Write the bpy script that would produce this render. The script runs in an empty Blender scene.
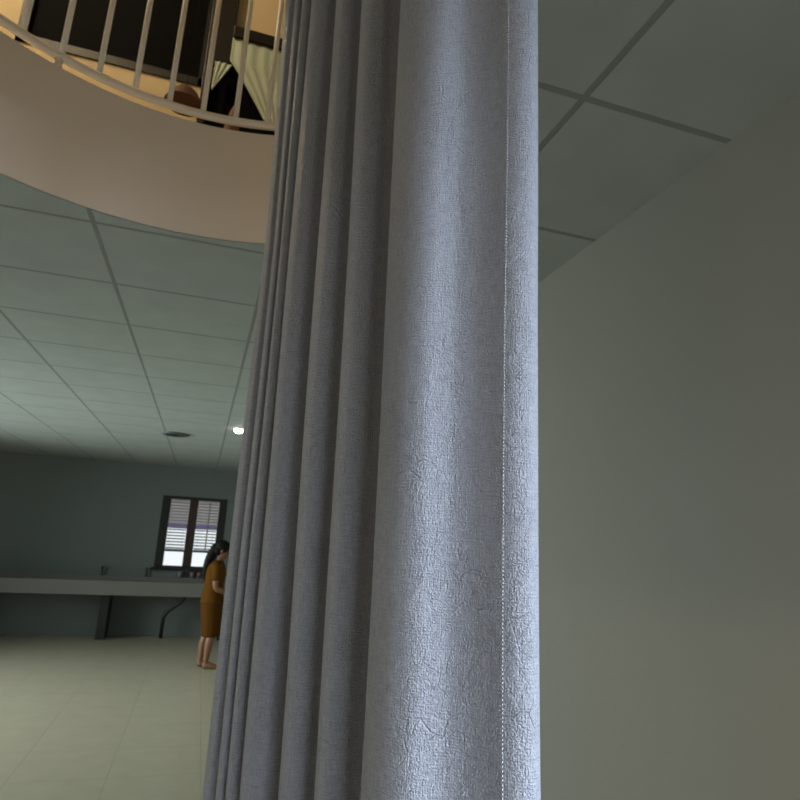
import bpy, bmesh, math, random
from mathutils import Vector, Matrix
random.seed(7)
S = bpy.context.scene
COL = S.collection
PI = math.pi

# ------------------------------------------------------------------ helpers
def new_bm():
    return bmesh.new()

def obj(name, bm, mat, parent=None, smooth=False, bevel=0.0):
    me = bpy.data.meshes.new(name)
    bmesh.ops.recalc_face_normals(bm, faces=bm.faces)
    bm.to_mesh(me)
    bm.free()
    me.materials.append(mat)
    if smooth:
        for p in me.polygons:
            p.use_smooth = True
    o = bpy.data.objects.new(name, me)
    COL.objects.link(o)
    if parent:
        o.parent = parent
    if bevel:
        b = o.modifiers.new('bevel', 'BEVEL')
        b.width = bevel
        b.segments = 2
        b.limit_method = 'ANGLE'
    return o

def struct(name, bm, mat, bevel=0.0):
    o = obj(name, bm, mat, bevel=bevel)
    o['kind'] = 'structure'
    return o

def tag(o, label, cat, group=None):
    o['label'] = label
    o['category'] = cat
    if group:
        o['group'] = group
    return o

def thing(name, label, cat, loc, group=None):
    o = bpy.data.objects.new(name, None)
    o.empty_display_size = 0.05
    COL.objects.link(o)
    o.location = loc
    return tag(o, label, cat, group)

def copy_tree(o, parent=None):
    c = o.copy()
    COL.objects.link(c)
    if parent:
        c.parent = parent
    for ch in list(o.children):
        copy_tree(ch, c)
    return c

def box(bm, x0, x1, y0, y1, z0, z1):
    vs = [bm.verts.new((x, y, z)) for x in (x0, x1) for y in (y0, y1) for z in (z0, z1)]
    for f in ((0, 1, 3, 2), (4, 6, 7, 5), (0, 4, 5, 1), (2, 3, 7, 6), (0, 2, 6, 4), (1, 5, 7, 3)):
        bm.faces.new([vs[i] for i in f])

def loft(bm, rings, closed=True, cap=True):
    vr = [[bm.verts.new(p) for p in r] for r in rings]
    n = len(rings[0])
    for a, b in zip(vr, vr[1:]):
        for i in range(n if closed else n - 1):
            j = (i + 1) % n
            bm.faces.new((a[i], a[j], b[j], b[i]))
    if cap and closed:
        bm.faces.new(list(reversed(vr[0])))
        bm.faces.new(vr[-1])
    return vr

def tube(bm, pts, rad, n=12):
    """round tube along a list of points; rad is one radius or one per point"""
    pts = [Vector(p) for p in pts]
    if not isinstance(rad, (list, tuple)):
        rad = [rad] * len(pts)
    rings = []
    t0 = (pts[1] - pts[0]).normalized()
    ref = Vector((0, 0, 1)) if abs(t0.z) < 0.9 else Vector((1, 0, 0))
    u = t0.cross(ref).normalized()
    for k, p in enumerate(pts):
        a = pts[max(k - 1, 0)]
        b = pts[min(k + 1, len(pts) - 1)]
        t = (b - a).normalized()
        u = (u - t * u.dot(t)).normalized()
        w = t.cross(u)
        rings.append([p + (u * math.cos(2 * PI * i / n) + w * math.sin(2 * PI * i / n)) * rad[k] for i in range(n)])
    loft(bm, rings)

def lathe(bm, prof, n=28, c=(0, 0, 0)):
    rings = [[(c[0] + r * math.cos(2 * PI * i / n), c[1] + r * math.sin(2 * PI * i / n), c[2] + z)
              for i in range(n)] for r, z in prof]
    loft(bm, rings)

def catmull(pts, per):
    P = [Vector(p) for p in pts]
    P = [P[0] * 2 - P[1]] + P + [P[-1] * 2 - P[-2]]
    out = []
    for i in range(1, len(P) - 2):
        for k in range(per):
            t = k / per
            a, b, c, d = P[i - 1], P[i], P[i + 1], P[i + 2]
            out.append(0.5 * ((2 * b) + (c - a) * t + (2 * a - 5 * b + 4 * c - d) * t * t + (3 * b - a - 3 * c + d) * t ** 3))
    out.append(P[-2])
    return out

# ------------------------------------------------------------------ materials
def mat(name, color, rough=0.6, spec=0.5, metal=0.0):
    m = bpy.data.materials.new(name)
    m.use_nodes = True
    b = m.node_tree.nodes['Principled BSDF']
    b.inputs['Base Color'].default_value = (*color, 1)
    b.inputs['Roughness'].default_value = rough
    b.inputs['Specular IOR Level'].default_value = spec
    b.inputs['Metallic'].default_value = metal
    return m

def N(m, kind, **kw):
    n = m.node_tree.nodes.new(kind)
    for k, v in kw.items():
        setattr(n, k, v)
    return n

def L(m, a, b):
    m.node_tree.links.new(a, b)

def mottled(name, c0, c1, scale, rough=0.7, bump=0.0, bscale=None, spec=0.4):
    m = mat(name, c0, rough, spec)
    b = m.node_tree.nodes['Principled BSDF']
    tc = N(m, 'ShaderNodeTexCoord')
    no = N(m, 'ShaderNodeTexNoise')
    no.inputs['Scale'].default_value = scale
    no.inputs['Detail'].default_value = 5
    mx = N(m, 'ShaderNodeMix', data_type='RGBA')
    mx.inputs[6].default_value = (*c0, 1)
    mx.inputs[7].default_value = (*c1, 1)
    L(m, tc.outputs['Object'], no.inputs['Vector'])
    L(m, no.outputs['Fac'], mx.inputs[0])
    L(m, mx.outputs[2], b.inputs['Base Color'])
    if bump:
        n2 = N(m, 'ShaderNodeTexNoise')
        n2.inputs['Scale'].default_value = bscale or scale * 8
        bp = N(m, 'ShaderNodeBump')
        bp.inputs['Strength'].default_value = bump
        bp.inputs['Distance'].default_value = 0.01
        L(m, tc.outputs['Object'], n2.inputs['Vector'])
        L(m, n2.outputs['Fac'], bp.inputs['Height'])
        L(m, bp.outputs['Normal'], b.inputs['Normal'])
    return m

def math_node(m, op, a, b=None, c=None):
    n = N(m, 'ShaderNodeMath', operation=op)
    for i, v in enumerate((a, b, c)):
        if v is None:
            continue
        if isinstance(v, (int, float)):
            n.inputs[i].default_value = v
        else:
            L(m, v, n.inputs[i])
    return n.outputs[0]

def gridded(name, c_tile, c_line, px, ox, py, oy, width, rough=0.7, raise_lines=True, spec=0.3, mott=0.12):
    """square tiles with thin bars / joints between them, in metres"""
    m = mat(name, c_tile, rough, spec)
    b = m.node_tree.nodes['Principled BSDF']
    tc = N(m, 'ShaderNodeTexCoord')
    sp = N(m, 'ShaderNodeSeparateXYZ')
    L(m, tc.outputs['Object'], sp.inputs[0])
    def dist(sock, per, off):
        s = math_node(m, 'DIVIDE', math_node(m, 'SUBTRACT', sock, off), per)
        fr = math_node(m, 'FRACT', math_node(m, 'ADD', s, 0.5))
        return math_node(m, 'MULTIPLY', math_node(m, 'ABSOLUTE', math_node(m, 'SUBTRACT', fr, 0.5)), per)
    d = math_node(m, 'MINIMUM', dist(sp.outputs['X'], px, ox), dist(sp.outputs['Y'], py, oy))
    mr = N(m, 'ShaderNodeMapRange')
    mr.inputs['From Min'].default_value = width * 0.42
    mr.inputs['From Max'].default_value = width * 0.58
    L(m, d, mr.inputs['Value'])
    no = N(m, 'ShaderNodeTexNoise')
    no.inputs['Scale'].default_value = 6
    no.inputs['Detail'].default_value = 6
    L(m, tc.outputs['Object'], no.inputs['Vector'])
    m1 = N(m, 'ShaderNodeMix', data_type='RGBA')
    m1.inputs[6].default_value = (*[c * (1 - mott) for c in c_tile], 1)
    m1.inputs[7].default_value = (*[c * (1 + mott) for c in c_tile], 1)
    L(m, no.outputs['Fac'], m1.inputs[0])
    m2 = N(m, 'ShaderNodeMix', data_type='RGBA')
    m2.inputs[6].default_value = (*c_line, 1)
    L(m, mr.outputs[0], m2.inputs[0])
    L(m, m1.outputs[2], m2.inputs[7])
    L(m, m2.outputs[2], b.inputs['Base Color'])
    bp = N(m, 'ShaderNodeBump')
    bp.invert = raise_lines
    bp.inputs['Strength'].default_value = 0.6
    bp.inputs['Distance'].default_value = 0.004
    L(m, mr.outputs[0], bp.inputs['Height'])
    L(m, bp.outputs['Normal'], b.inputs['Normal'])
    return m

def emitter(name, color, strength):
    m = bpy.data.materials.new(name)
    m.use_nodes = True
    nt = m.node_tree
    nt.nodes.clear()
    e = nt.nodes.new('ShaderNodeEmission')
    e.inputs[0].default_value = (*color, 1)
    e.inputs[1].default_value = strength
    o = nt.nodes.new('ShaderNodeOutputMaterial')
    nt.links.new(e.outputs[0], o.inputs[0])
    return m

def curtain_material():
    m = mat('embossed_vinyl', (0.27, 0.30, 0.36), 0.43, 0.5)
    b = m.node_tree.nodes['Principled BSDF']
    uv = N(m, 'ShaderNodeUVMap')
    uv.uv_map = 'UVMap'
    def noise(scale, detail=3, rough=0.5, vec=None, dist=0.0):
        n = N(m, 'ShaderNodeTexNoise')
        n.inputs['Scale'].default_value = scale
        n.inputs['Detail'].default_value = detail
        n.inputs['Roughness'].default_value = rough
        n.inputs['Distortion'].default_value = dist
        L(m, vec or uv.outputs[0], n.inputs['Vector'])
        return n
    # warped coordinates, so that the crackle runs in short curved creases
    w = noise(55, 3)
    wm = N(m, 'ShaderNodeVectorMath', operation='MULTIPLY_ADD')
    L(m, w.outputs['Color'], wm.inputs[0])
    wm.inputs[1].default_value = (0.010, 0.010, 0)
    L(m, uv.outputs[0], wm.inputs[2])
    def crackle(scale, width, vec=None):
        v = N(m, 'ShaderNodeTexVoronoi', feature='DISTANCE_TO_EDGE')
        v.inputs['Scale'].default_value = scale
        L(m, vec or wm.outputs[0], v.inputs['Vector'])
        r = N(m, 'ShaderNodeMapRange')
        r.inputs['From Max'].default_value = width
        L(m, v.outputs['Distance'], r.inputs['Value'])
        return r.outputs[0]
    big = crackle(120, 0.07)
    long_ = crackle(52, 0.035)
    small = crackle(310, 0.24, uv.outputs[0])
    msk = N(m, 'ShaderNodeMapRange')
    msk.inputs['From Min'].default_value = 0.40
    msk.inputs['From Max'].default_value = 0.62
    L(m, noise(38, 4).outputs['Fac'], msk.inputs['Value'])
    # woven ground: fine ribs both ways, broken up
    sp = N(m, 'ShaderNodeSeparateXYZ')
    L(m, uv.outputs[0], sp.inputs[0])
    jit = noise(140, 2)
    def rib(sock, per):
        s = math_node(m, 'ADD', math_node(m, 'MULTIPLY', sock, 2 * PI / per), math_node(m, 'MULTIPLY', jit.outputs['Fac'], 7.0))
        return math_node(m, 'SINE', s)
    weave = math_node(m, 'ADD', rib(sp.outputs['X'], 0.0021), rib(sp.outputs['Y'], 0.0024))
    # streaks: threads thicker in places
    sc = N(m, 'ShaderNodeVectorMath', operation='MULTIPLY')
    L(m, uv.outputs[0], sc.inputs[0])
    sc.inputs[1].default_value = (1.0, 0.12, 1.0)
    st_v = noise(620, 2, vec=sc.outputs[0])
    sc2 = N(m, 'ShaderNodeVectorMath', operation='MULTIPLY')
    L(m, uv.outputs[0], sc2.inputs[0])
    sc2.inputs[1].default_value = (0.12, 1.0, 1.0)
    st_h = noise(620, 2, vec=sc2.outputs[0])
    grain = noise(520, 3, 0.6)
    h = math_node(m, 'MULTIPLY', weave, 0.08)
    h = math_node(m, 'ADD', h, math_node(m, 'MULTIPLY', st_v.outputs['Fac'], 0.8))
    h = math_node(m, 'ADD', h, math_node(m, 'MULTIPLY', st_h.outputs['Fac'], 0.9))
    h = math_node(m, 'ADD', h, math_node(m, 'MULTIPLY', grain.outputs['Fac'], 1.9))
    h = math_node(m, 'ADD', h, math_node(m, 'MULTIPLY', small, 0.5))
    msk2 = N(m, 'ShaderNodeMapRange')
    msk2.inputs['From Min'].default_value = 0.47
    msk2.inputs['From Max'].default_value = 0.60
    L(m, noise(21, 3).outputs['Fac'], msk2.inputs['Value'])
    h = math_node(m, 'ADD', h, math_node(m, 'MULTIPLY', math_node(m, 'MULTIPLY', long_, msk2.outputs[0]), 1.0))
    h = math_node(m, 'ADD', h, math_node(m, 'MULTIPLY', math_node(m, 'MULTIPLY', big, msk.outputs[0]), 0.35))
    bp = N(m, 'ShaderNodeBump')
    bp.inputs['Strength'].default_value = 0.9
    bp.inputs['Distance'].default_value = 0.0014
    L(m, h, bp.inputs['Height'])
    L(m, bp.outputs['Normal'], b.inputs['Normal'])
    # heathered thread colours
    hs = math_node(m, 'MULTIPLY', math_node(m, 'ADD', st_v.outputs['Fac'], st_h.outputs['Fac']), 0.5)
    cr = N(m, 'ShaderNodeValToRGB')
    cr.color_ramp.elements[0].position = 0.36
    cr.color_ramp.elements[0].color = (0.28, 0.295, 0.335, 1)
    cr.color_ramp.elements[1].position = 0.64
    cr.color_ramp.elements[1].color = (0.40, 0.42, 0.465, 1)
    L(m, hs, cr.inputs[0])
    L(m, cr.outputs[0], b.inputs['Base Color'])
    return m

M = {}
M['vinyl'] = curtain_material()
M['thread'] = mat('pale_thread', (0.47, 0.48, 0.50), 0.7)
M['wall_r'] = mottled('grey_green_paint', (0.27, 0.265, 0.228), (0.29, 0.285, 0.245), 3, 0.62, 0.06, 60)
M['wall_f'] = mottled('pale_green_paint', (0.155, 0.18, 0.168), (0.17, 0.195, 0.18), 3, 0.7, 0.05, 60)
M['wall_i'] = mottled('plain_paint', (0.46, 0.45, 0.41), (0.5, 0.49, 0.45), 3, 0.7, 0.05, 60)
M['cream'] = mottled('cream_paint', (0.62, 0.50, 0.30), (0.66, 0.54, 0.33), 3, 0.7, 0.05, 60)
M['ceiling'] = gridded('ceiling_tile', (0.375, 0.405, 0.38), (0.235, 0.25, 0.235), 0.64, 0.77, 0.594, 1.114, 0.018)
M['floor'] = gridded('floor_tile', (0.42, 0.38, 0.285), (0.34, 0.31, 0.235), 0.6, 0.2, 0.6, 0.1, 0.006, 0.35, False, 0.5)
M['fascia'] = mottled('fascia_plaster', (0.80, 0.725, 0.645), (0.84, 0.765, 0.685), 5, 0.75, 0.05, 40)
M['white_paint'] = mat('white_enamel', (0.88, 0.84, 0.78), 0.35)
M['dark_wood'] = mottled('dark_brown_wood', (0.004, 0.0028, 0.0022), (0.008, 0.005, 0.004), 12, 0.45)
M['mullion'] = mat('reddish_brown_frame', (0.045, 0.02, 0.016), 0.5)
M['black'] = mat('black_frame', (0.012, 0.014, 0.013), 0.4)
M['soot'] = mat('sooty_black', (0.008, 0.007, 0.006), 0.95, 0.1)
M['dark_glass_doorway'] = mat('dark_glass_doorway', (0.002, 0.002, 0.003), 0.7, 0.05)
M['drape'] = mottled('pale_green_cloth', (0.48, 0.56, 0.46), (0.53, 0.62, 0.51), 8, 0.8)
M['shade'] = mottled('rust_brown_cloth', (0.07, 0.024, 0.009), (0.09, 0.03, 0.011), 20, 0.7)
M['orange'] = mat('orange_cloth', (0.30, 0.14, 0.045), 0.7)
M['slat'] = mat('white_slat', (0.45, 0.45, 0.46), 0.6)
M['stone'] = mottled('grey_terrazzo', (0.17, 0.165, 0.15), (0.20, 0.195, 0.175), 30, 0.5)
M['steel'] = mat('dull_steel', (0.10, 0.10, 0.10), 0.35, 0.5, 0.8)
M['vent'] = mat('grey_vent', (0.09, 0.10, 0.095), 0.6)
M['pipe'] = mat('dark_pipe', (0.02, 0.021, 0.02), 0.5)
M['pink'] = mat('dull_pink_plastic', (0.24, 0.16, 0.17), 0.45)
M['grey_plastic'] = mat('grey_plastic', (0.22, 0.24, 0.25), 0.45)
M['skin'] = mottled('skin', (0.20, 0.093, 0.05), (0.225, 0.105, 0.056), 14, 0.5)
M['hair'] = mat('black_hair', (0.007, 0.006, 0.005), 0.65, 0.15)
M['cloth_top'] = mottled('brown_cotton', (0.085, 0.034, 0.005), (0.10, 0.041, 0.007), 18, 0.9, spec=0.05)
M['cloth_skirt'] = mottled('darker_brown_cotton', (0.072, 0.028, 0.004), (0.086, 0.034, 0.006), 18, 0.9, spec=0.05)
M['eye'] = mat('eye', (0.02, 0.015, 0.012), 0.2)
M['led'] = emitter('lamp_glow', (1.0, 0.98, 0.92), 14)
M['trim_white'] = mat('white_trim', (0.6, 0.6, 0.58), 0.4)
M['canopy'] = mottled('pinkish_grey_panel', (0.58, 0.50, 0.50), (0.64, 0.55, 0.55), 5, 0.7)
M['purple'] = mat('purple_band', (0.18, 0.13, 0.40), 0.6)
M['ground'] = mottled('pale_concrete', (0.62, 0.62, 0.60), (0.68, 0.68, 0.66), 2, 0.8)
M['glass'] = mat('clear_glass', (1, 1, 1), 0.02)
M['glass'].node_tree.nodes['Principled BSDF'].inputs['Transmission Weight'].default_value = 1.0
M['glass'].node_tree.nodes['Principled BSDF'].inputs['IOR'].default_value = 1.02

# ------------------------------------------------------------------ the setting
CEIL = 2.71            # tiled ceiling
UP = 3.15              # floor of the upper storey
TOP = 5.9
XR, XL, YF, YB, YU = 1.22, -4.6, 11.0, -2.8, 3.4

b = new_bm(); box(b, XL - .2, XR + .2, YB - .2, YF + .2, -0.12, 0)
struct('floor', b, M['floor'])

# plan of the opening between the storeys: a round front to the far side
VC = Vector((-0.17, 1.26)); VR = 1.0
arc = [(VC.x + VR * math.cos(math.radians(a)), VC.y + VR * math.sin(math.radians(a))) for a in range(200, 54, -2)]
void = arc + [(0.405, 0.80), (0.125, 1.03), (-0.02, 1.04), (-1.11, 0.95)]
def slab_with_hole(name, z0, z1, m):
    bm = new_bm()
    rect = [(XL, YB), (XR, YB), (XR, YF), (XL, YF)]
    for z in (z0, z1):
        e = []
        for ring in (rect, void):
            vs = [bm.verts.new((x, y, z)) for x, y in ring]
            e += [bm.edges.new((vs[i], vs[(i + 1) % len(vs)])) for i in range(len(vs))]
        bmesh.ops.triangle_fill(bm, edges=e, use_beauty=True)
    return struct(name, bm, m)
slab_with_hole('ceiling', CEIL, CEIL + .012, M['ceiling'])
slab_with_hole('floor_upper', UP - .02, UP, M['wall_i'])
# the band of wall that edges the opening
bm = new_bm()
n = len(void)
cen = Vector((sum(p[0] for p in void) / n, sum(p[1] for p in void) / n))
rings = []
outer = []
for i in range(n):
    a, c = Vector(void[i - 1]), Vector(void[(i + 1) % n])
    t = (c - a).normalized()
    nr = Vector((-t.y, t.x))
    p = Vector(void[i])
    if nr.dot(p - cen) < 0:
        nr = -nr
    outer.append(p + nr * 0.07)
inn_lo = [bm.verts.new((x, y, CEIL + .003)) for x, y in void]
inn_hi = [bm.verts.new((x, y, 3.188)) for x, y in void]
out_lo = [bm.verts.new((p.x, p.y, CEIL + .003)) for p in outer]
out_hi = [bm.verts.new((p.x, p.y, 3.188)) for p in outer]
for i in range(n):
    j = (i + 1) % n
    bm.faces.new((inn_lo[i], inn_lo[j], inn_hi[j], inn_hi[i]))
    bm.faces.new((out_lo[i], out_hi[i], out_hi[j], out_lo[j]))
    bm.faces.new((inn_hi[i], inn_hi[j], out_hi[j], out_hi[i]))
    bm.faces.new((inn_lo[i], out_lo[i], out_lo[j], inn_lo[j]))
fas = struct('trim_1', bm, M['fascia'])
for p in fas.data.polygons:
    p.use_smooth = abs(p.normal.z) < .5
fas.data.set_sharp_from_angle(angle=math.radians(25))

def wall_y(name, y0, y1, x0, x1, z0, z1, m, holes=()):
    """wall across the room (constant y) with rectangular openings (hx0, hx1, hz0, hz1)"""
    bm = new_bm()
    xs = sorted({x0, x1, *[v for h in holes for v in h[:2]]})
    for a, c in zip(xs, xs[1:]):
        hs = [h for h in holes if h[0] <= a and h[1] >= c]
        if not hs:
            box(bm, a, c, y0, y1, z0, z1)
        else:
            h = hs[0]
            box(bm, a, c, y0, y1, z0, h[2])
            box(bm, a, c, y0, y1, h[3], z1)
    return struct(name, bm, m)

WIN = (-0.66, 0.375, 1.055, 2.205)
BW = (-.15, 1.10, 0.9, 2.60)            # added high window in the back wall, shaped to light the lower folds
RW = (-2.05, -0.25, 0.75, 2.19)         # opening in the right wall, behind the camera
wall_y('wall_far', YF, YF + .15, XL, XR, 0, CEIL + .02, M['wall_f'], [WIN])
wall_y('wall_back', YB - .15, YB, XL, XR, 0, TOP, M['wall_i'], [BW])
bm = new_bm()
box(bm, XR, XR + .15, YB - .15, RW[0], 0, TOP); box(bm, XR, XR + .15, RW[1], YF + .15, 0, TOP)
box(bm, XR, XR + .15, RW[0], RW[1], 0, RW[2]); box(bm, XR, XR + .15, RW[0], RW[1], RW[3], TOP)
struct('wall_right', bm, M['wall_r'])
LW = (4.0, 8.7, 0.7, 2.35)  # added opening, lets fill light into the hall
bm = new_bm()
box(bm, XL - .15, XL, YB - .15, LW[0], 0, TOP); box(bm, XL - .15, XL, LW[1], YF + .15, 0, TOP)
box(bm, XL - .15, XL, LW[0], LW[1], 0, LW[2]); box(bm, XL - .15, XL, LW[0], LW[1], LW[3], TOP)
struct('wall_left', bm, M['wall_i'])
# upper storey: back wall with a dark window, and its ceiling
DW = (-1.30, -0.305, 4.222, 5.5)       # dark glazed panel
wall_y('wall_upper', YU, YU + .12, XL, XR, UP, TOP, M['cream'], [DW])
b = new_bm(); box(b, XL, XR, YB, YU + .12, TOP, TOP + .1)
struct('ceiling_upper', b, M['wall_i'])

# far window: dark frame, one mullion, two panes, blinds hung inside the reveals
x0, x1, z0, z1 = WIN
w1 = bpy.data.objects.new('window_1', None); COL.objects.link(w1); w1.location = (0, YF + .05, 0); w1['kind'] = 'structure'
fy0, fy1 = -.06, .05
b = new_bm()
box(b, x0, x1, fy0, fy1, z1 - .05, z1); box(b, x0, x1, fy0, fy1, z0, z0 + .025)
box(b, x0, x0 + .135, fy0, fy1, z0 + .025, z1 - .05); box(b, x1 - .12, x1, fy0, fy1, z0 + .025, z1 - .05)
obj('window_frame', b, M['black'], w1, bevel=.004)
b = new_bm(); box(b, -.225, -.085, fy0, fy1, z0 + .025, z1 - .05); obj('mullion', b, M['mullion'], w1, bevel=.004)
b = new_bm(); box(b, x0 + .08, x1 - .08, -.005, .02, 1.305, 1.33); obj('transom_bar', b, M['black'], w1)
b = new_bm(); box(b, x0 - .04, x1 + .04, -.11, -.06, z0 - .045, z0); obj('window_sill', b, M['black'], w1, bevel=.004)
for a, c in ((x0 + .135, -.225), (-.085, x1 - .12)):
    b = new_bm(); box(b, a, c, .03, .034, z0 + .025, z1 - .05); obj('window_pane', b, M['glass'], w1)
# a thin glazing bar inside the right-hand sash
b = new_bm(); box(b, .098, .116,   .0, .03, 1.33, z1 - .05); obj('glazing_bar', b, M['black'], w1)

def blind(xa, xb, label):
    t = thing('venetian_blind', label, 'blind', ((xa + xb) / 2, YF + .005, z1 - .05), 'blinds in the far window')
    w = (xb - xa) / 2 - .006
    b = new_bm(); box(b, -w, w, -.018, .018, -.03, -.002); hd = obj('head_rail', b, M['slat'], t)
    b = new_bm()
    k = 0
    z = -.055
    while z > -.795:
        ang = math.radians(31)
        dy, dz = .02 * math.cos(ang), .02 * math.sin(ang)
        vs = [bmv for bmv in (b.verts.new((-w, -dy, z - dz)), b.verts.new((w, -dy, z - dz)), b.verts.new((w, 0, z + .002)), b.verts.new((-w, 0, z + .002)),
              b.verts.new((w, dy, z + dz)), b.verts.new((-w, dy, z + dz)))]
        b.faces.new((vs[0], vs[1], vs[2], vs[3])); b.faces.new((vs[3], vs[2], vs[4], vs[5]))
        z -= .049
    s = obj('slats', b, M['slat'], t)
    sm = s.modifiers.new('thick', 'SOLIDIFY'); sm.thickness = .0015
    b = new_bm(); box(b, -w, w, -.016, .016, -.822, -.806); obj('bottom_rail', b, M['grey_plastic'], t)
    for sx in (-.7, .7):
        b = new_bm(); tube(b, [(sx * w, -.024, -.03), (sx * w, -.024, -.806)], .0022, 6); obj('lift_cord', b, M['slat'], hd)
    return t
blind(x0 + .135, -.225, 'white slatted blind left of the mullion in the far window')
blind(-.085, x1 - .12, 'white slatted blind right of the mullion, above the woman with black hair')

# what stands outside that window
ob = new_bm(); box(ob, -4, 4, 13.0, 13.5, 1.80, 3.6)
t = thing('canopy', 'pinkish grey canopy with a purple lower edge outside the far window', 'canopy', (0, 13.25, 0))
bm = new_bm(); box(bm, -3.2, 3.2, -.15, .35, 1.765, 2.9); obj('canopy_panel', bm, M['canopy'], t)
bm = new_bm(); box(bm, -3.2, 3.2, -.17, .35, 1.695, 1.765); obj('canopy_edge', bm, M['purple'], t)
for sx in (-3.0, 3.0):
    bm = new_bm(); tube(bm, [(sx, .1, -.1), (sx, .1, 1.69)], .05); obj('canopy_post', bm, M['grey_plastic'], t)
ob.free()
b = new_bm(); box(b, -9, 9, YF + .3, 30, -.16, -.1)
struct('ground', b, M['ground'])

# unseen walls added to cut the sky light entering by the side and back windows
b = new_bm(); box(b, XR + 3.6, XR + 3.8, -9, 4, -.1, 7); struct('wall_sky_block_right', b, M['wall_r'])
b = new_bm(); box(b, -6, XR + 3.6, YB - 3.4, YB - 3.2, -.1, 7); struct('wall_sky_block_back', b, M['wall_r'])
# window in the right wall beside the camera
w2 = bpy.data.objects.new('window_2', None); COL.objects.link(w2); w2.location = (XR + .09, 0, 0); w2['kind'] = 'structure'
b = new_bm()
box(b, -.03, .03, RW[0], RW[1], RW[3] - .05, RW[3]); box(b, -.03, .03, RW[0], RW[1], RW[2], RW[2] + .05)
for k in range(3):
    yy = RW[0] + (RW[1] - RW[0] - .04) * k / 2
    box(b, -.03, .03, yy, yy + .04, RW[2] + .05, RW[3] - .05)
obj('window_frame', b, M['black'], w2)
w5 = bpy.data.objects.new('window_added_back', None); COL.objects.link(w5); w5.location = (0, YB - .08, 0); w5['kind'] = 'structure'  # unseen window added to carry the fill light on the folds
b = new_bm()
box(b, BW[0], BW[1], -.03, .03, BW[3] - .05, BW[3]); box(b, BW[0], BW[1], -.03, .03, BW[2], BW[2] + .08)
for xx in (BW[0], (BW[0] + BW[1]) / 2 - .03, BW[1] - .05):
    box(b, xx, xx + .05, -.03, .03, BW[2] + .08, BW[3] - .05)
obj('window_frame', b, M['black'], w5)
w4 = bpy.data.objects.new('window_added_left', None); COL.objects.link(w4); w4.location = (XL - .07, 0, 0); w4['kind'] = 'structure'  # unseen window added around the light that brightens the hall
b = new_bm()
box(b, -.03, .03, LW[0], LW[1], LW[2], LW[2] + .05); box(b, -.03, .03, LW[0], LW[1], LW[3] - .05, LW[3])
for k in range(5):
    yy = LW[0] + (LW[1] - LW[0] - .05) * k / 4
    box(b, -.03, .03, yy, yy + .05, LW[2] + .05, LW[3] - .05)
obj('window_frame', b, M['black'], w4)
# dark glazed panel upstairs
w3 = bpy.data.objects.new('window_3', None); COL.objects.link(w3); w3.location = (0, YU, 0); w3['kind'] = 'structure'
b = new_bm(); box(b, DW[0], DW[1], .03, .05, DW[2], DW[3]); obj('window_pane', b, M['dark_glass_doorway'], w3)
b = new_bm()
box(b, DW[0], DW[1], -.01, .06, DW[2], DW[2] + .05); box(b, DW[0], DW[1], -.01, .06, DW[3] - .05, DW[3])
box(b, DW[0], DW[0] + .05, -.01, .06, DW[2], DW[3]); box(b, DW[1] - .03, DW[1], -.01, .06, DW[2], DW[3])
obj('window_frame', b, M['dark_wood'], w3)

# ------------------------------------------------------------------ railing on the curved edge
def rail_pt(a, r, z):
    return (VC.x + r * math.cos(math.radians(a)), VC.y + r * math.sin(math.radians(a)), z)
t = thing('balcony_railing', 'white painted metal railing along the curved balcony edge above the pale fascia', 'railing', (VC.x, VC.y + 1.04, 3.176))
off = Vector(t.location)
def loc(p):
    return Vector(p) - off
A0, A1 = 56.0, 176.0
for nm, z, r in (('bottom_rail', 3.254, .0165), ('top_rail', 4.12, .024)):
    bm = new_bm()
    tube(bm, [loc(rail_pt(A0 + (A1 - A0) * k / 60, 1.035, z)) for k in range(61)], r, 14)
    obj(nm, bm, M['white_paint'], t, smooth=True)
k = 0
a = 77.0 - 7.05 * 3
while a < A1:
    bm = new_bm()
    p = loc(rail_pt(a, 1.035, 0))
    tube(bm, [(p.x, p.y, 3.254 - off.z), (p.x, p.y, 4.12 - off.z)], .0108, 12)
    obj('baluster', bm, M['white_paint'], t, smooth=True)
    a += 7.05
for a in (A0 + 1, 119.6, A1 - 1):
    bm = new_bm()
    p = loc(rail_pt(a, 1.035, 0))
    tube(bm, [(p.x, p.y, 3.18 - off.z), (p.x, p.y, 3.254 - off.z)], .014, 12)
    obj('rail_foot', bm, M['white_paint'], t, smooth=True)

# ------------------------------------------------------------------ upstairs, behind the railing
# black sheet for a dark recess, a dark post and panel before it, a rail across it and pale drapes
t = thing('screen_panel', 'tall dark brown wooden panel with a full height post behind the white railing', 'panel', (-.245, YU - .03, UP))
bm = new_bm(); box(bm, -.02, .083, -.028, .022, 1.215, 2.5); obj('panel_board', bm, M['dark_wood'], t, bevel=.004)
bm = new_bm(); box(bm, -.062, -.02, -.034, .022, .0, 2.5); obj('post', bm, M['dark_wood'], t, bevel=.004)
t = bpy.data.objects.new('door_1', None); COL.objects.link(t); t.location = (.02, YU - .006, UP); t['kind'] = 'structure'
bm = new_bm(); box(bm, -.30, .22, -.004, .004, 0.0, 1.45); obj('door_dark_sheet', bm, M['dark_glass_doorway'], t)  # flat black sheet stands in for the unlit depth of the doorway
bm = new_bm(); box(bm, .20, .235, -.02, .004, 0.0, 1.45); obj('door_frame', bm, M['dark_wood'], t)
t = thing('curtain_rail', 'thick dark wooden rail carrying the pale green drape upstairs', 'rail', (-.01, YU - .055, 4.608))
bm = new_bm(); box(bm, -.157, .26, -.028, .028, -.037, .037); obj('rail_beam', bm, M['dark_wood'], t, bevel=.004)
for sx in (-.12, .2):
    bm = new_bm(); box(bm, sx - .012, sx + .012, .026, .052, -.02, .02); obj('wall_bracket', bm, M['dark_wood'], t)

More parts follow.
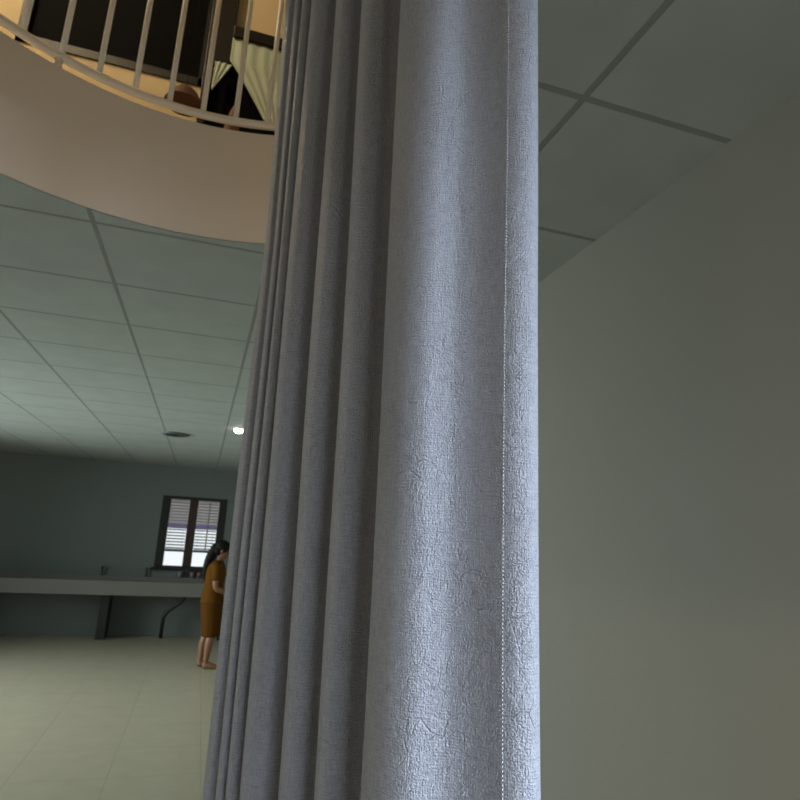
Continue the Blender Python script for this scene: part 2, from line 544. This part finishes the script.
def drape(name, label, top, rows, pleats, amp, y, group):
    """pleated cloth; rows = list of (z, xa, xb) from the top down"""
    bm = new_bm()
    nu = 60
    vr = []
    for k, (z, xa, xb) in enumerate(rows):
        r = []
        for i in range(nu + 1):
            u = i / nu
            zz = z + (rows[k][3] if len(rows[k]) > 3 else 0) * (1 - u)
            r.append(bm.verts.new((xa + (xb - xa) * u, y + amp * math.sin(2 * PI * pleats * u + .4 * math.sin(5 * u)) , zz)))
        vr.append(r)
    for p, q in zip(vr, vr[1:]):
        for i in range(nu):
            bm.faces.new((p[i], p[i + 1], q[i + 1], q[i]))
    o = obj(name, bm, M['drape'], smooth=True)
    s = o.modifiers.new('thick', 'SOLIDIFY'); s.thickness = .004; s.offset = 0
    return tag(o, label, 'drape', group)

# the right-hand drape: full width on top, drawn aside to the right below
rows = []
for k in range(25):
    f = k / 24
    z = 4.574 - f * .56
    xa = -.168 + .265 * max(0, (f - .30) / .70) ** 0.9 if f > .30 else -.168
    rows.append((z, xa, .15 + .02 * f))
drape('drape', 'pale green drape hung from the dark rail and drawn aside to the right', 4.62, rows, 4.5, .003, YU - .062, 'drapes behind the railing')
rows = []
for k in range(14):
    f = k / 13
    z = 4.362 - f * .195
    rows.append((z, -.247, -.150 - .094 * f))
drape('drape', 'small triangle of pale cloth beside the dark door leaf', 4.4, rows, 3, .005, YU - .078, 'drapes behind the railing')

# brown shade on a cord
t = thing('pendant_shade', 'rust brown tapered shade hanging on a thin cord behind the railing', 'lamp', (-.33, 2.86, 3.688))
bm = new_bm(); lathe(bm, [(.094, 0), (.092, .004), (.062, .060), (.040, .084), (.012, .087)], 24); obj('shade', bm, M['shade'], t)
bm = new_bm(); tube(bm, [(0, 0, .084), (0, 0, TOP - 3.688)], .0016, 6); obj('cord', bm, M['soot'], t)
# orange cloth on the upper floor's edge
bm = new_bm()
rings = []
for k in range(9):
    f = k / 8
    r = .024 * math.sin(PI * min(1, f * .9 + .1)) + .004
    rings.append([(r * math.cos(2 * PI * i / 14) * (1 + .2 * math.sin(3 * i)), .6 * r * math.sin(2 * PI * i / 14),   .235 * f) for i in range(14)])
loft(bm, rings)
o = obj('bundled_cloth', bm, M['orange'], smooth=True); o.location = (-.075, 2.37, UP + .0)
tag(o, 'small orange cloth bundle on the balcony floor just behind the bottom rail', 'cloth')

# ------------------------------------------------------------------ ceiling fittings
t = thing('downlight', 'small round lit downlight in the tiled ceiling beside the curtain', 'light', (.258, 6.58, CEIL))
bm = new_bm(); lathe(bm, [(.060, .001), (.060, -.006), (.054, -.008), (.051, -.004)], 32); obj('trim_ring', bm, M['trim_white'], t, smooth=True)
bm = new_bm(); lathe(bm, [(.050, -.004), (.050, -.012), (.045, -.028), (.030, -.042), (.005, -.047)], 28); obj('lens', bm, M['led'], t, smooth=True)
t = thing('ceiling_vent', 'dark round vent in the tiled ceiling left of the downlight', 'vent', (-.40, 7.36, CEIL))
bm = new_bm(); lathe(bm, [(.15, .001), (.15, -.012), (.13, -.02), (.12, -.012)], 32); obj('vent_ring', bm, M['vent'], t, smooth=True)
for r in (.10, .065, .03):
    bm = new_bm(); lathe(bm, [(r, -.001), (r, -.014), (r - .012, -.018), (r - .014, -.001)], 28); obj('louvre_ring', bm, M['pipe'], t, smooth=True)

# ------------------------------------------------------------------ wash counter under the window
t = thing('wash_counter', 'long grey wash counter under the far window, behind the woman', 'counter', (-.9, 10.66, 0))
bm = new_bm()
box(bm, -2.2, 1.55, -.31, -.25, .655, .862); box(bm, -2.2, 1.55, .27, .325, .655, .90)
box(bm, -2.2, -2.14, -.25, .27, .655, .862); box(bm, 1.49, 1.55, -.25, .27, .655, .862)
box(bm, -2.14, 1.49, -.25, .27, .655, .70)
obj('trough', bm, M['stone'], t, bevel=.006)
for xx in (-2.05, -.35, 1.4):
    bm = new_bm(); box(bm, xx - .06, xx + .06, -.1, .30, 0, .655); obj('support', bm, M['pipe'], t)
bm = new_bm(); tube(bm, [(.78, .0, .66), (.78, 0, .60), (.74, .0, .55), (.55, .06, .40), (.50, .1, .30), (.50, .12, .0)], .028, 10)
obj('drain_pipe', bm, M['pipe'], t, smooth=True)
def tap():
    t = thing('tap', 'dark tap on the wash counter', 'tap', (0, 0, 0))
    bm = new_bm(); lathe(bm, [(.022, 0), (.022, .012), (.013, .018), (.013, .12), (.010, .125)], 16); tb = obj('tap_body', bm, M['steel'], t, smooth=True)
    bm = new_bm(); tube(bm, [(0, 0, .10), (0, -.03, .125), (0, -.08, .13), (0, -.12, .115), (0, -.125, .085)], .010, 10); obj('spout', bm, M['steel'], t, smooth=True)
    bm = new_bm(); box(bm, -.03, .03, -.007, .007, .122, .136); obj('tap_handle', bm, M['steel'], tb, bevel=.003)
    return t
t0 = tap()
for i, (xx, lab) in enumerate(((-.12, 'dark tap on the wash counter under the mullion, nearest the woman'),
                               (-.75, 'dark tap on the wash counter, second from the woman'),
                               (-1.4, 'dark tap on the wash counter, third from the woman'))):
    o = t0 if i == 0 else copy_tree(t0)
    o.location = (xx, 10.957, .90)
    o['label'] = lab; o['group'] = 'taps on the wash counter'
def cup(x, y, lab, m):
    bm = new_bm(); lathe(bm, [(.030, 0), (.040, .10), (.037, .10), (.028, .006)], 20)
    o = obj('cup', bm, m, smooth=True); o.location = (x, y, .90)
    return tag(o, lab, 'cup', 'cups on the wash counter')
cup(-.045, 10.955, 'dull pink cup beside the tap under the mullion', M['pink'])
cup(.06, 10.955, 'pink cup partly behind the woman on the wash counter', M['pink'])
cup(-.235, 10.955, 'grey cup left of the tap under the mullion', M['grey_plastic'])

# ------------------------------------------------------------------ the person
P0 = Vector((.245, 8.47, 0))
t = thing('person', 'person with long black hair in brown clothes, barefoot, seen from behind left beside the curtain', 'person', P0)
def chain(bm, pts, rads, n=14):
    """rounded limb: dense tube with domed ends"""
    P = catmull(pts, 5)
    R = catmull([(r, 0, 0) for r in rads], 5)
    rr = [max(.003, v.x) for v in R]
    a = P[0] - (P[1] - P[0]).normalized() * rr[0] * .7
    c = P[-1] + (P[-1] - P[-2]).normalized() * rr[-1] * .7
    tube(bm, [a] + P + [c], [rr[0] * .45] + rr + [rr[-1] * .45], n)
def ellipsoid(bm, c, r, rot=None, n=20):
    mtx = Matrix.Translation(c) @ (rot or Matrix.Identity(4)) @ Matrix.Diagonal((*r, 1))
    bmesh.ops.create_uvsphere(bm, u_segments=n, v_segments=n // 2 + 2, radius=1, matrix=mtx)
bm = new_bm()
# facing +x; y is her left (+) and right (-)
chain(bm, [(.0, 0, .80), (-.005, 0, .90), (.0, 0, 1.02), (.005, 0, 1.15), (.01, 0, 1.24), (.022, 0, 1.29)], [.112, .100, .090, .102, .085, .05])
for s in (-1, 1):
    ellipsoid(bm, (.0, s * .07, .82), (.10, .085, .10))
    ellipsoid(bm, (.0, s * .11, 1.215), (.06, .075, .055))
    st = .035 if s < 0 else -.03
    chain(bm, [(-.0, s * .075, .80), (st * .5 + .005, s * .075, .60), (st * .8 + .01, s * .072, .43), (st - .02, s * .07, .28), (st - .03, s * .068, .09)],
          [.088, .068, .047, .050, .029])
    ellipsoid(bm, (st - .035, s * .068, .045), (.036, .032, .044))
    chain(bm, [(st - .03, s * .068, .045), (st + .05, s * .072, .032), (st + .12, s * .078, .02)], [.036, .036, .022])
    for j in range(5):
        yy = s * (.050 + .013 * j)
        l = (.165, .16, .152, .143, .133)[j]
        chain(bm, [(st + .105, yy, .017), (st + l, yy, .012)], [.011 if j else .014, .008 if j else .011], 8)
    # arm: upper arm down, forearm forward over the work
    sh = Vector((.01, s * .155, 1.21)); el = Vector((.02, s * .185, .97)); wr = Vector((.20, s * .12, .90))
    chain(bm, [sh, (sh + el) / 2 + Vector((-.005, s * .01, 0)), el, (el * .55 + wr * .45) + Vector((0, 0, -.01)), wr], [.045, .040, .034, .034, .022], 12)
    pm = wr + Vector((.045, -s * .005, -.006))
    chain(bm, [wr, pm, pm + Vector((.035, 0, -.006))], [.022, .029, .026], 12)
    for j in range(4):
        q = pm + Vector((.045, s * (.026 - .017 * j), -.006))
        ln = (.052, .066, .070, .062)[j]
        chain(bm, [q, q + Vector((ln * .5, 0, -.004)), q + Vector((ln * .85, 0, -.022)), q + Vector((ln * .95, 0, -.04))], [.0095, .009, .008, .007], 8)
    q = pm + Vector((-.01, -s * .022, 0))
    chain(bm, [q, q + Vector((.025, -s * .022, -.006)), q + Vector((.055, -s * .022, -.018))], [.011, .010, .008], 8)
# neck and head, turned down towards the work
chain(bm, [(.012, 0, 1.24), (.03, 0, 1.31), (.045, 0, 1.37)], [.052, .046, .05])
tilt = Matrix.Rotation(math.radians(18), 4, 'Y')
H0 = Vector((.055, 0, 1.425))
def hp(x, y, z):
    return H0 + (tilt @ Vector((x, y, z)))
ellipsoid(bm, hp(-.008, 0, .018), (.090, .072, .088), tilt)
ellipsoid(bm, hp(.022, 0, -.042), (.060, .055, .068), tilt)
ellipsoid(bm, hp(.058, 0, -.088), (.024, .026, .020), tilt)
chain(bm, [hp(.082, 0, .005), hp(.096, 0, -.022), hp(.100, 0, -.036)], [.008, .010, .012], 8)
for s in (-1, 1):
    ellipsoid(bm, hp(.091, s * .011, -.038), (.009, .008, .007), tilt, 10)
    ellipsoid(bm, hp(-.005, s * .073, -.012), (.018, .008, .030), tilt, 12)
    ellipsoid(bm, hp(.075, s * .030, .016), (.012, .020, .008), tilt, 10)
ellipsoid(bm, hp(.083, 0, -.062), (.010, .022, .006), tilt, 10)
ellipsoid(bm, hp(.082, 0, -.072), (.010, .018, .007), tilt, 10)
body = obj('body', bm, M['skin'], t, smooth=True)
rm = body.modifiers.new('weld', 'REMESH'); rm.mode = 'VOXEL'; rm.voxel_size = .0045; rm.use_smooth_shade = True
sm = body.modifiers.new('soften', 'SMOOTH'); sm.factor = .5; sm.iterations = 3
for s in (-1, 1):
    bm = new_bm(); ellipsoid(bm, hp(.074, s * .030, .000), (.010, .013, .008), tilt, 12); obj('eye', bm, M['eye'], body, smooth=True)
# hair: cap over the skull and a long tail down the back
bm = new_bm()
ellipsoid(bm, hp(-.022, 0, .030), (.102, .086, .096), tilt, 24)
ellipsoid(bm, hp(-.05, 0, -.02), (.072, .078, .080), tilt, 20)
ellipsoid(bm, hp(.035, 0, .078), (.055, .062, .032), tilt, 16)
chain(bm, [hp(-.085, 0, .01), (-.075, 0, 1.36), (-.105, 0, 1.28), (-.125, 0, 1.18), (-.128, 0, 1.09), (-.118, 0, 1.03)], [.062, .058, .050, .042, .030, .012], 14)
hr = obj('hair', bm, M['hair'], t, smooth=True)
rm = hr.modifiers.new('weld', 'REMESH'); rm.mode = 'VOXEL'; rm.voxel_size = .006; rm.use_smooth_shade = True
# clothes
def ring(cx, z, rx, ry, n=32, wav=0.0):
    return [(cx + rx * math.cos(2 * PI * i / n) * (1 + wav * math.sin(i * 2.1)), ry * math.sin(2 * PI * i / n) * (1 + wav * math.sin(i * 2.1)), z) for i in range(n)]
bm = new_bm()
loft(bm, [ring(.0, .775, .142, .168, wav=.02), ring(-.002, .80, .140, .166, wav=.02), ring(-.004, .90, .130, .160, wav=.01), ring(.0, 1.02, .120, .150),
          ring(.004, 1.12, .126, .158), ring(.005, 1.19, .118, .175), ring(.01, 1.245, .096, .160), ring(.016, 1.275, .074, .10), ring(.02, 1.295, .058, .062)], cap=False)
for s in (-1, 1):
    tube(bm, [(.008, s * .12, 1.235), (.010, s * .165, 1.20), (.013, s * .185, 1.11), (.016, s * .192, 1.055)], [.058, .064, .058, .056], 18)
top = obj('blouse', bm, M['cloth_top'], t, smooth=True)
so = top.modifiers.new('thick', 'SOLIDIFY'); so.thickness = .005
bm = new_bm()
loft(bm, [ring(.026, .375, .108, .128, wav=.03), ring(.024, .40, .109, .130, wav=.03), ring(.014, .55, .120, .146, wav=.02), ring(.002, .70, .132, .160, wav=.015), ring(-.002, .80, .134, .160), ring(-.002, .86, .124, .150)], cap=False)
sk = obj('skirt', bm, M['cloth_skirt'], t, smooth=True)
so = sk.modifiers.new('thick', 'SOLIDIFY'); so.thickness = .005

# ------------------------------------------------------------------ the big curtain
# plan of the cloth, near hem first: metres on the floor plan
PLAN = [
    (0.3002, 0.5264),
    (0.2967, 0.5146),
    (0.2899, 0.5047),
    (0.2804, 0.4991),
    (0.2692, 0.5018),
    (0.2589, 0.5101),
    (0.2484, 0.5230),
    (0.2371, 0.5353),
    (0.2234, 0.5455),
    (0.2094, 0.5500),
    (0.1953, 0.5546),
    (0.1829, 0.5641),
    (0.1724, 0.5778),
    (0.1660, 0.5963),
    (0.1657, 0.6151),
    (0.1749, 0.6364),
    (0.1918, 0.6628),
    (0.2007, 0.6810),
    (0.1938, 0.6914),
    (0.1793, 0.6932),
    (0.1636, 0.6888),
    (0.1482, 0.6903),
    (0.1408, 0.7010),
    (0.1408, 0.7193),
    (0.1491, 0.7422),
    (0.1612, 0.7632),
    (0.1617, 0.7784),
    (0.1498, 0.7787),
    (0.1355, 0.7732),
    (0.1215, 0.7755),
    (0.1150, 0.7887),
    (0.1149, 0.8018),
    (0.1202, 0.8192),
    (0.1316, 0.8398),
    (0.1313, 0.8560),
    (0.1181, 0.8539),
    (0.1034, 0.8487),
    (0.0899, 0.8523),
    (0.0826, 0.8621),
    (0.0818, 0.8762),
    (0.0853, 0.8909),
    (0.0926, 0.9053),
    (0.0890, 0.9137),
    (0.0797, 0.9085),
    (0.0717, 0.9092),
    (0.0695, 0.9174),
    (0.0721, 0.9322),
    (0.0710, 0.9373),
    (0.0632, 0.9329),
    (0.0594, 0.9431),
    (0.0619, 0.9580),
    (0.0657, 0.9698),
    (0.0581, 0.9703),
    (0.0512, 0.9707),
    (0.0457, 0.9839),
    (0.0488, 0.9988),
    (0.0579, 1.0083),
]
STITCH_I = 5
per = 10
line = catmull([(x, y, 0) for x, y in PLAN], per)
ctop, cbot = CEIL - .035, .03
def sway(z, f, s):
    # the folds drift a little sideways on their way down, the hem flares at the foot
    d = -.0145 * (z - 1.85) * math.sin(PI * min(1, max(0, f))) ** .8
    d += .004 * max(0, 1.85 - z) / .5 * max(0, 1 - f * 4)
    d -= .010 * max(0, z - 2.1) / .5 * max(0, f) ** 4
    w = .0014 * math.sin(z * 3.1 + s * 9) + .0008 * math.sin(z * 7.3 - s * 17)
    return Vector((.951 * d + w * .9, -.304 * d + w * .4, 0))
t = thing('curtain', 'tall blue grey embossed vinyl curtain in deep folds with a stitched right hem', 'curtain', (line[0].x, line[0].y, 0))
org = Vector((line[0].x, line[0].y, 0))
bm = new_bm()
uvl = bm.loops.layers.uv.new('UVMap')
arcl = [0]
for a, c in zip(line, line[1:]):
    arcl.append(arcl[-1] + (c - a).length)
nz = 90
grid = []
for k in range(nz + 1):
    z = cbot + (ctop - cbot) * k / nz
    row = []
    for i, p in enumerate(line):
        s = arcl[i]
        q = p - org + sway(z, s / arcl[-1], s)
        row.append(bm.verts.new((q.x, q.y, z)))
    grid.append(row)
for k in range(nz):
    for i in range(len(line) - 1):
        f = bm.faces.new((grid[k][i], grid[k][i + 1], grid[k + 1][i + 1], grid[k + 1][i]))
        for lp, (ii, kk) in zip(f.loops, ((i, k), (i + 1, k), (i + 1, k + 1), (i, k + 1))):
            lp[uvl].uv = (arcl[ii], cbot + (ctop - cbot) * kk / nz)
panel = obj('curtain_panel', bm, M['vinyl'], t, smooth=True)
so = panel.modifiers.new('thick', 'SOLIDIFY'); so.thickness = .0012; so.offset = 0
# stitch line: short pale dashes sunk along the inner edge of the hem
si = STITCH_I * per
p, q = line[si], line[si + 1]
tang = (q - p).normalized()
nor = Vector((-tang.y, tang.x, 0))
if nor.dot(Vector((0, 0, 0)) - p) < 0:
    nor = -nor
bm = new_bm()
z = cbot + .01
while z < ctop - .01:
    s = arcl[si]
    base = p - org + nor * .0008 + sway(z, s / arcl[-1], s)
    h = .0019
    a = [(base + tang * dx + nor * dn + Vector((0, 0, z + dz))) for dx, dn, dz in
         ((-.0004, 0, 0), (.0004, 0, 0), (.0004, 0, h), (-.0004, 0, h), (0, .0007, .0003), (0, .0007, h - .0003))]
    v = [bm.verts.new(x) for x in a]
    bm.faces.new((v[0], v[1], v[4])); bm.faces.new((v[1], v[2], v[5], v[4])); bm.faces.new((v[2], v[3], v[5])); bm.faces.new((v[3], v[0], v[4], v[5]))
    z += .0034
st = obj('hem_stitching', bm, M['thread'], t)
st['label'] = 'row of pale stitches along the hem'
# track the curtain hangs from, screwed to the ceiling above it
ax, bx = line[0], line[-1]
tt = thing('curtain_track', 'pale metal track on the ceiling that carries the blue grey curtain', 'track', ((ax.x + bx.x) / 2, (ax.y + bx.y) / 2, CEIL))
d = (bx - ax).normalized(); sd = Vector((-d.y, d.x, 0))
mid = (ax + bx) / 2
bm = new_bm()
e0, e1 = (ax - mid) - d * .05, (bx - mid) + d * .02
rings = []
for e in (e0, e1):
    rings.append([e + sd * u + Vector((0, 0, v)) for u, v in ((-.014, 0), (.014, 0), (.014, -.03), (-.014, -.03))])
loft(bm, rings)
obj('track_bar', bm, M['trim_white'], tt)

# ------------------------------------------------------------------ light
W = bpy.data.worlds.new('daylight'); S.world = W
W.use_nodes = True
bg = W.node_tree.nodes['Background']
bg.inputs[0].default_value = (0.90, 0.97, 1.0, 1)
bg.inputs[1].default_value = 1.0

def area(name, loc, target, sx, sy, color, power, spread=180):
    l = bpy.data.lights.new(name, 'AREA')
    l.shape = 'RECTANGLE'; l.size = sx; l.size_y = sy
    l.color = color; l.energy = power
    l.spread = math.radians(spread)
    o = bpy.data.objects.new(name, l); COL.objects.link(o)
    o.location = loc
    o.rotation_euler = (Vector(target) - Vector(loc)).to_track_quat('-Z', 'Y').to_euler()
    return o
# daylight entering by the window beside the camera; left and back lights are added fill
area('daylight_right_window', (XR + 1.1, -1.85, 2.5), (.2, .5, 1.25), 2.0, 1.7, (.74, .84, .99), 655)
area('fill_left_window', (XL - .03, (LW[0] + LW[1]) / 2, 1.52), (0, (LW[0] + LW[1]) / 2, 1.0), LW[1] - LW[0], 1.55, (.87, 1.0, .98), 128, 100)
area('fill_back_window', ((BW[0] + BW[1]) / 2, YB - 1.1, 2.85), ((BW[0] + BW[1]) / 2, 3, 2.5), 1.5, .42, (.72, .81, 1.0), 130)
l = bpy.data.lights.new('upstairs_lamp', 'POINT'); l.color = (1.0, .76, .47); l.energy = 90; l.shadow_soft_size = .12
o = bpy.data.objects.new('upstairs_lamp', l); COL.objects.link(o); o.location = (-1.6, 2.2, 5.6)
l = bpy.data.lights.new('corridor_lamp', 'POINT'); l.color = (1.0, .62, .30); l.energy = 9; l.shadow_soft_size = .14
o = bpy.data.objects.new('corridor_lamp', l); COL.objects.link(o); o.location = (-1.1, -.5, 2.5)
l = bpy.data.lights.new('warm_fold_fill', 'SPOT'); l.color = (1.0, .72, .42); l.energy = 40; l.spot_size = math.radians(34); l.spot_blend = .8; l.shadow_soft_size = .15  # added warm fill on the curtain's left folds, no fixture there
o = bpy.data.objects.new('warm_fold_fill', l); COL.objects.link(o); o.location = (-1.5, 1.35, 5.7)
o.rotation_euler = (Vector((.0, .95, 2.45)) - o.location).to_track_quat('-Z', 'Y').to_euler()
l = bpy.data.lights.new('downlight_beam', 'SPOT'); l.color = (1.0, .97, .9); l.energy = 12; l.spot_size = math.radians(110); l.shadow_soft_size = .05
o = bpy.data.objects.new('downlight_beam', l); COL.objects.link(o); o.location = (.268, 6.58, CEIL - .04)

# ------------------------------------------------------------------ camera
cam = bpy.data.cameras.new('camera')
cam.sensor_fit = 'HORIZONTAL'; cam.sensor_width = 36.0
cam.lens = 612 / 800 * 36
cam.clip_start = .02
cam.dof.use_dof = True
cam.dof.focus_distance = .60
cam.dof.aperture_fstop = cam.lens / 1.7
co = bpy.data.objects.new('camera', cam); COL.objects.link(co)
co.matrix_world = Matrix(((0.951324, -0.118219, -0.284615, 0.000000), (-0.303714, -0.202774, -0.930935, 0.000000), (0.052342, 0.972063, -0.228809, 1.620000), (0.000000, 0.000000, 0.000000, 1.000000)))
S.camera = co

# ------------------------------------------------------------------ look
S.view_settings.view_transform = 'Standard'
S.view_settings.look = 'None'
S.view_settings.gamma = 1
S.view_settings.use_curve_mapping = False
S.view_settings.exposure = 0.0
